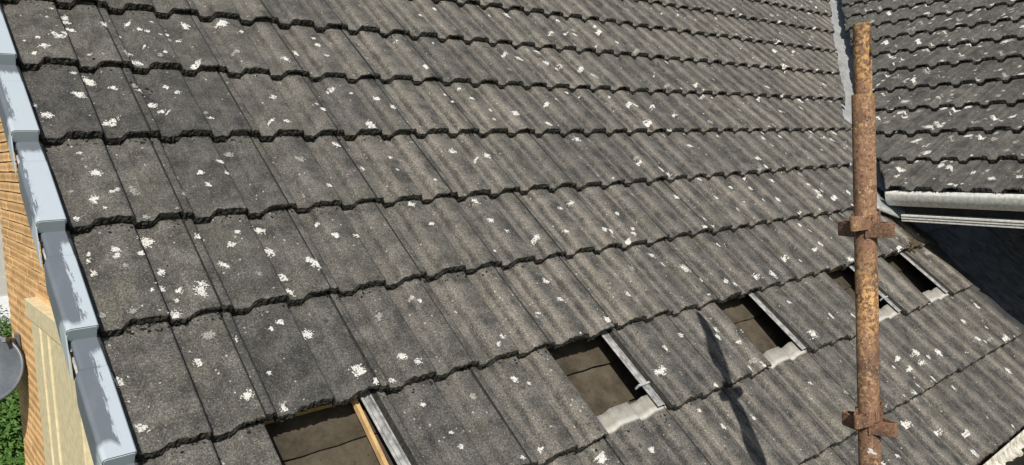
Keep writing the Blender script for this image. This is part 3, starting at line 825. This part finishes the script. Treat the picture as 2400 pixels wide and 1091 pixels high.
# ------------------------------------------------------------------ scaffold standard
pT = CAM + ray(2020, 55)*1.655; pB = CAM + ray(2038.5, 1091)*1.760
ad = (pT-pB).normalized()
def pz(py): return pB + (pT-pB)*((1091-py)/(1091-55))
base = pB - ad*(pB.z/ad.z)
pole = empty('scaffold_standard', base, 'rusty steel scaffold pole with welded wedge brackets standing in front of the roof', 'scaffold pole')
Rz = Vector((0, 0, 1)).rotation_difference(ad).to_matrix().to_4x4()
PM = Matrix.Translation(base) @ Rz; L = (pT-base).length
def hgt(py): return (pz(py)-base).length
zo = hgt(700)                                  # material origin
PL = Matrix.Translation(pole.matrix_world.translation*0) @ Rz
def pobj(name, mb, smooth=False, parent=None):
    # parts keep the mesh origin at the middle of the pole so the rust pattern follows the object
    for i, v in enumerate(mb.v): mb.v[i] = Vector((v[0], v[1], v[2]-zo))
    o = mb.build(name, M_RUST, parent or pole, smooth)
    o.matrix_local = Rz @ Matrix.Translation((0, 0, zo)); return o
def ringed(mb, prof_, n=48, noise=.0):
    P = [[Vector((r*math.cos(6.28318*i/n), r*math.sin(6.28318*i/n), z)) for i in range(n)] for r, z in prof_]
    mb.grid(P, True)
b = MB(); h1 = hgt(213)
ringed(b, [(.0242, 0), (.0242, 1), (.0242, h1-.001), (.0236, h1), (.0195, h1), (.0195, h1-.08)]); pobj('tube', b, False)
tube = bpy.data.objects['tube']; tube.data.polygons.foreach_set('use_smooth', [len(p.vertices) == 4 for p in tube.data.polygons])
b = MB(); h2 = hgt(56)
ringed(b, [(.0190, h1-.06), (.0190, h2-.004), (.0185, h2-.0012), (.0174, h2), (.0150, h2), (.0150, h2-.12)])
spig = pobj('spigot', b, True)
# bolt hole drilled through the spigot
cb = MB(); cb.tube((-.05, 0, hgt(132)), (.05, 0, hgt(132)), .0062, n=20)
cz = Vector((0, 0, hgt(132)))
toc = (CAM - pz(132)); toc = Rz.to_3x3().inverted() @ toc; azc = math.atan2(toc.y, toc.x)
hz = azc + math.radians(66)                    # hole faces to the right of the viewer
cb2 = MB(); dr = Vector((math.cos(hz), math.sin(hz), 0)); cb2.tube(cz+dr*.008, cz+dr*.04, .0068, n=20)
for i, v in enumerate(cb2.v): cb2.v[i] = Vector((v[0], v[1], v[2]-zo))
cut = cb2.build('hole_cutter', M_DECK, None); cut.matrix_world = Matrix.Translation(base) @ Rz @ Matrix.Translation((0, 0, zo))
bpy.context.view_layer.update()
bo = spig.modifiers.new('hole', 'BOOLEAN'); bo.object = cut; bo.operation = 'DIFFERENCE'; bo.solver = 'EXACT'
dg = bpy.context.evaluated_depsgraph_get(); nm_ = bpy.data.meshes.new_from_object(spig.evaluated_get(dg)); spig.modifiers.clear(); spig.data = nm_
bpy.data.objects.remove(cut)
# V pressings: strips bent to a rounded point, open at top and bottom
right_l = Rz.to_3x3().inverted() @ RX; ra = math.atan2(right_l.y, right_l.x)
for (zf, zr) in (((488+518)/2, 522), (966, 988)):
    for kk, (off, py) in enumerate(((-27, zr), (63, zf), (153, zr), (243, zf))):
        a = ra + math.radians(off - 24); d = Vector((math.cos(a), math.sin(a), 0)); t = Vector((-d.y, d.x, 0)); hh = hgt(py)
        path = [d*.006 + t*.0235, d*.018 + t*.0200, d*.054 + t*.0085, d*.0605 + t*.0060, d*.0640 + t*.0022, d*.0640 - t*.0022, d*.0605 - t*.0060, d*.054 - t*.0085, d*.018 - t*.0200, d*.006 - t*.0235]
        b = MB(); th_ = .0038; P = []
        cen = d*.03
        inner = []
        for i, p in enumerate(path):
            q0 = path[max(0, i-1)]; q1 = path[min(len(path)-1, i+1)]; tg = (q1-q0).normalized(); nn = Vector((-tg.y, tg.x, 0))
            if nn.dot(cen-p) < 0: nn = -nn
            inner.append(p + nn*th_)
        H = .0166
        for p, q in zip(path, inner):
            z1, z2 = Vector((0, 0, hh+H)), Vector((0, 0, hh-H)); P.append([p+z1, p+z2, q+z2, q+z1])
        b.grid(P, True); b.poly([v.copy() for v in P[0]]); b.poly([v.copy() for v in P[-1]][::-1])
        o = pobj('wedge_bracket', b); bevel(o, .0008, 1)
        # weld beads where the strip meets the tube
        for sgn in (1, -1):
            wb = MB(); P = []
            for q in range(9):
                z = hh - H + 2*H*q/8; c = d*.0118 + t*sgn*.0228; rr_ = .0032*random.uniform(.8, 1.25)
                P.append([c + Vector((rr_*math.cos(u*1.0472), rr_*math.sin(u*1.0472), z)) for u in range(6)])
            wb.grid(P, True)
            pobj('weld', wb, True)
def splash(px, py, w_, h_, name):
    """dried white droppings on the tube, a thin crust following its surface"""
    b = MB(); r0 = np.random.RandomState(int(px)); c = CAM + ray(px, py)*1.70
    Pi = (Matrix.Translation(base) @ Rz).inverted()
    d = Pi @ c; dc = Pi @ CAM; 
    ac = math.atan2(dc.y, dc.x); dx = (px - 2038.5 + (1091-py)*.0179)*1.7/FPX
    a0 = ac + math.asin(max(-.9, min(.9, dx/.0246))); 
    ring = []; n = 26
    cen = Vector((.0250*math.cos(a0), .0250*math.sin(a0), hgt(py)))
    for i in range(n):
        u = 6.283*i/n; k_ = 1+.35*math.sin(u*3+1)+.22*math.sin(u*5+2)+r0.normal(0, .06)
        aa = a0 + (w_*k_*math.cos(u+.0))/.0248; zz = hgt(py) - h_*k_*math.sin(u) - w_*k_*math.cos(u)*.5
        ring.append((aa, zz, k_))
    rows = []
    for f in (.0, .35, .7, 1.):
        rows.append([Vector(((.0248-.0004*f+.0007)*math.cos(a0+(A-a0)*f), (.0248-.0004*f+.0007)*math.sin(a0+(A-a0)*f), hgt(py)+(Z-hgt(py))*f)) for A, Z, _ in ring])
    b.grid(rows, True)
    for i, v in enumerate(b.v): b.v[i] = Vector((v[0], v[1], v[2]-zo))
    o = b.build(name, M_LICH, pole); o.matrix_local = Rz @ Matrix.Translation((0, 0, zo)); return o
splash(2042, 1047, .0085, .0055, 'bird_dropping')

# ------------------------------------------------------------------ satellite dish on the gable
dc = CAM + ray(-32, 866)*5.75
dish = empty('satellite_dish', dc, 'dark grey oval satellite dish bracketed to the buff brick gable wall', 'satellite dish')
dn_ = Vector((-.50, -.80, .30)).normalized()
QD = Vector((0, 0, 1)).rotation_difference(dn_).to_matrix().to_4x4()
b = MB(); P = []
for r in np.linspace(0.02, 1, 10):
    P.append([Vector((.262*r*math.cos(u), .262*r*math.sin(u), .06*(r*r-1))) for u in np.linspace(0, 2*math.pi, 49)[:-1]])
b.grid(P, True); b.poly([v.copy() for v in P[0]][::-1])
o = b.build('reflector', M_DISH, dish, True); o.matrix_local = QD
md = o.modifiers.new('thickness', 'SOLIDIFY'); md.thickness = .004
b = MB(); P = []
for u in np.linspace(0, 2*math.pi, 49)[:-1]:
    c = Vector((.264*math.cos(u), .264*math.sin(u), 0)); e = c.normalized()
    P.append([c + e*.006*math.cos(v) + Vector((0, 0, .006*math.sin(v))) for v in np.linspace(0, 2*math.pi, 7)[:-1]])
P.append(P[0]); b.grid(P, True); o = b.build('rim', M_DISHRIM, dish, True); o.matrix_local = QD
arm0 = CAM + ray(8, 797)*5.72 - dc; 
mount = Vector((WXF-.005, (CAM + ray(38, 800)*5.95).y, (CAM + ray(38, 800)*5.95).z)) - dc
b = MB()
def bar(a, c, w1, w2):
    a = Vector(a); c = Vector(c); d = (c-a).normalized(); e = d.cross(Vector((0, 0, 1))).normalized(); f = e.cross(d)
    k = len(b.v); b.v += [a+e*w1+f*w2, a-e*w1+f*w2, a-e*w1-f*w2, a+e*w1-f*w2, c+e*w1+f*w2, c-e*w1+f*w2, c-e*w1-f*w2, c+e*w1-f*w2]
    for q in ((0, 1, 2, 3), (7, 6, 5, 4), (0, 4, 5, 1), (1, 5, 6, 2), (2, 6, 7, 3), (3, 7, 4, 0)): b.f.append([k+z for z in q])
bar(arm0, mount + Vector((-.03, 0, 0)), .016, .02); o = b.build('arm', M_DISH, dish); bevel(o, .003)
b = MB(); b.box((mount.x-.03, mount.y-.04, mount.z-.07), (mount.x, mount.y+.04, mount.z+.06)); o = b.build('wall_plate', M_DISH, dish); bevel(o, .004)
b = MB(); b.tube((mount.x-.018, mount.y-.01, mount.z-.06), (mount.x-.012, mount.y-.02, mount.z-.22), .006, n=8); b.build('cable', M_WHITE, dish)
b = MB(); b.tube(dn_*-.05, Vector((mount.x-.02, mount.y, mount.z)), .014, n=10); b.build('back_strut', M_DISH, dish)
# pipe at the far corner of the gable
b = MB(); b.tube((WXF+.03, 5.83, 0.1), (WXF+.03, 5.83, OZ-.6), .018, n=10); b.build('downpipe', M_RENDER, house, True)

# ------------------------------------------------------------------ garden, far things
b = MB(); b.box((-300, -300, -.3), (300, 300, 0)); g_ = b.build('ground', M_GRASS); g_['kind'] = 'structure'
def shrub(loc, rad, nleaf, seed, label):
    r0 = np.random.RandomState(seed); root = empty('garden_shrub', loc, label, 'shrub')
    root['group'] = 'shrubs behind the house'
    b = MB()
    for k in range(9):
        a = r0.uniform(0, 6.28); q = Vector((math.cos(a), math.sin(a), 0))
        b.tube((0, 0, -.05), tuple(q*rad[0]*.5 + Vector((0, 0, rad[2]*r0.uniform(.8, 1.5)))), .03, .008, n=6)
    b.build('stem', M_FENCE, root)
    V = []; F = []
    for k in range(nleaf):
        u = r0.normal(0, 1, 3); u /= np.linalg.norm(u); rr_ = r0.uniform(.55, 1.02)*(1+.18*math.sin(u[0]*7+seed)+.15*math.sin(u[1]*9)+.1*math.sin(u[2]*13))
        c = Vector((u[0]*rad[0]*rr_, u[1]*rad[1]*rr_, rad[2]*(1+u[2]*rr_)))
        if c.z < .05: continue
        nrm = (Vector(u)+Vector(r0.normal(0, .5, 3))+Vector((0, 0, .5))).normalized(); e = nrm.orthogonal().normalized(); e = Matrix.Rotation(r0.uniform(0, 6.28), 3, nrm) @ e; f = nrm.cross(e)
        l = r0.uniform(.035, .07); w_ = l*.42; k0 = len(V)
        V += [c-e*l, c+f*w_-nrm*.006, c+e*l, c-f*w_-nrm*.006]; F.append((k0, k0+1, k0+2, k0+3))
    o = mesh_obj('foliage', V, F, M_LEAF, root); o['kind'] = 'stuff'
shrub((.75, 13.6, 0), (1.7, 1.6, .95), 26000, 1, 'leafy green shrub nearest the house corner below the satellite dish')
shrub((-.9, 17.5, 0), (2.0, 1.8, 1.15), 22000, 2, 'leafy green shrub in the garden farther left of the dish')
shrub((1.5, 18.5, 0), (2.0, 2.0, 1.15), 20000, 3, 'leafy green shrub at the back of the garden')
fn = empty('fence_panel', (1.25, 11.2, 0), 'weathered brown timber fence beside the gable wall', 'fence')
for k in range(7):
    b = MB(); b.box((-.06, 0, 0), (.06, .02, 1.15), None, .004); o = b.build('fence_board', M_FENCE, fn); o.location = (-.30+k*.13, 0, 0)
b = MB(); b.box((-.38, .021, .9), (.6, .06, .97)); b.build('rail', M_FENCE, fn)
nb_ = empty('neighbouring_house', (-4, 26, 0), 'pale rendered neighbouring house with a low white door beyond the brick gable', 'house')
def nbox(name, a, c, mat, par=nb_):
    b = MB(); b.box(a, c); return b.build(name, mat, par)
nbox('wall', (-6, 0, 0), (9.5, 7, 7.6), M_RENDER)
wf = nbox('garage_door', (5.2, -.06, 0), (8.6, -.002, 1.55), M_WHITE)
nbox('handle', (6.8, -.09, .8), (7.0, -.062, .84), M_CLIP, wf); 
b = MB(); k = 0
b.v = [Vector(v) for v in ((-6.3, -.3, 7.601), (9.8, -.3, 7.601), (9.8, 7.3, 7.601), (-6.3, 7.3, 7.601), (-6.3, 3.5, 10.4), (9.8, 3.5, 10.4))]
b.f = [[0, 3, 2, 1], [0, 1, 5, 4], [2, 3, 4, 5], [1, 2, 5], [3, 0, 4]]; b.build('roof', M_SLATE, nb_)
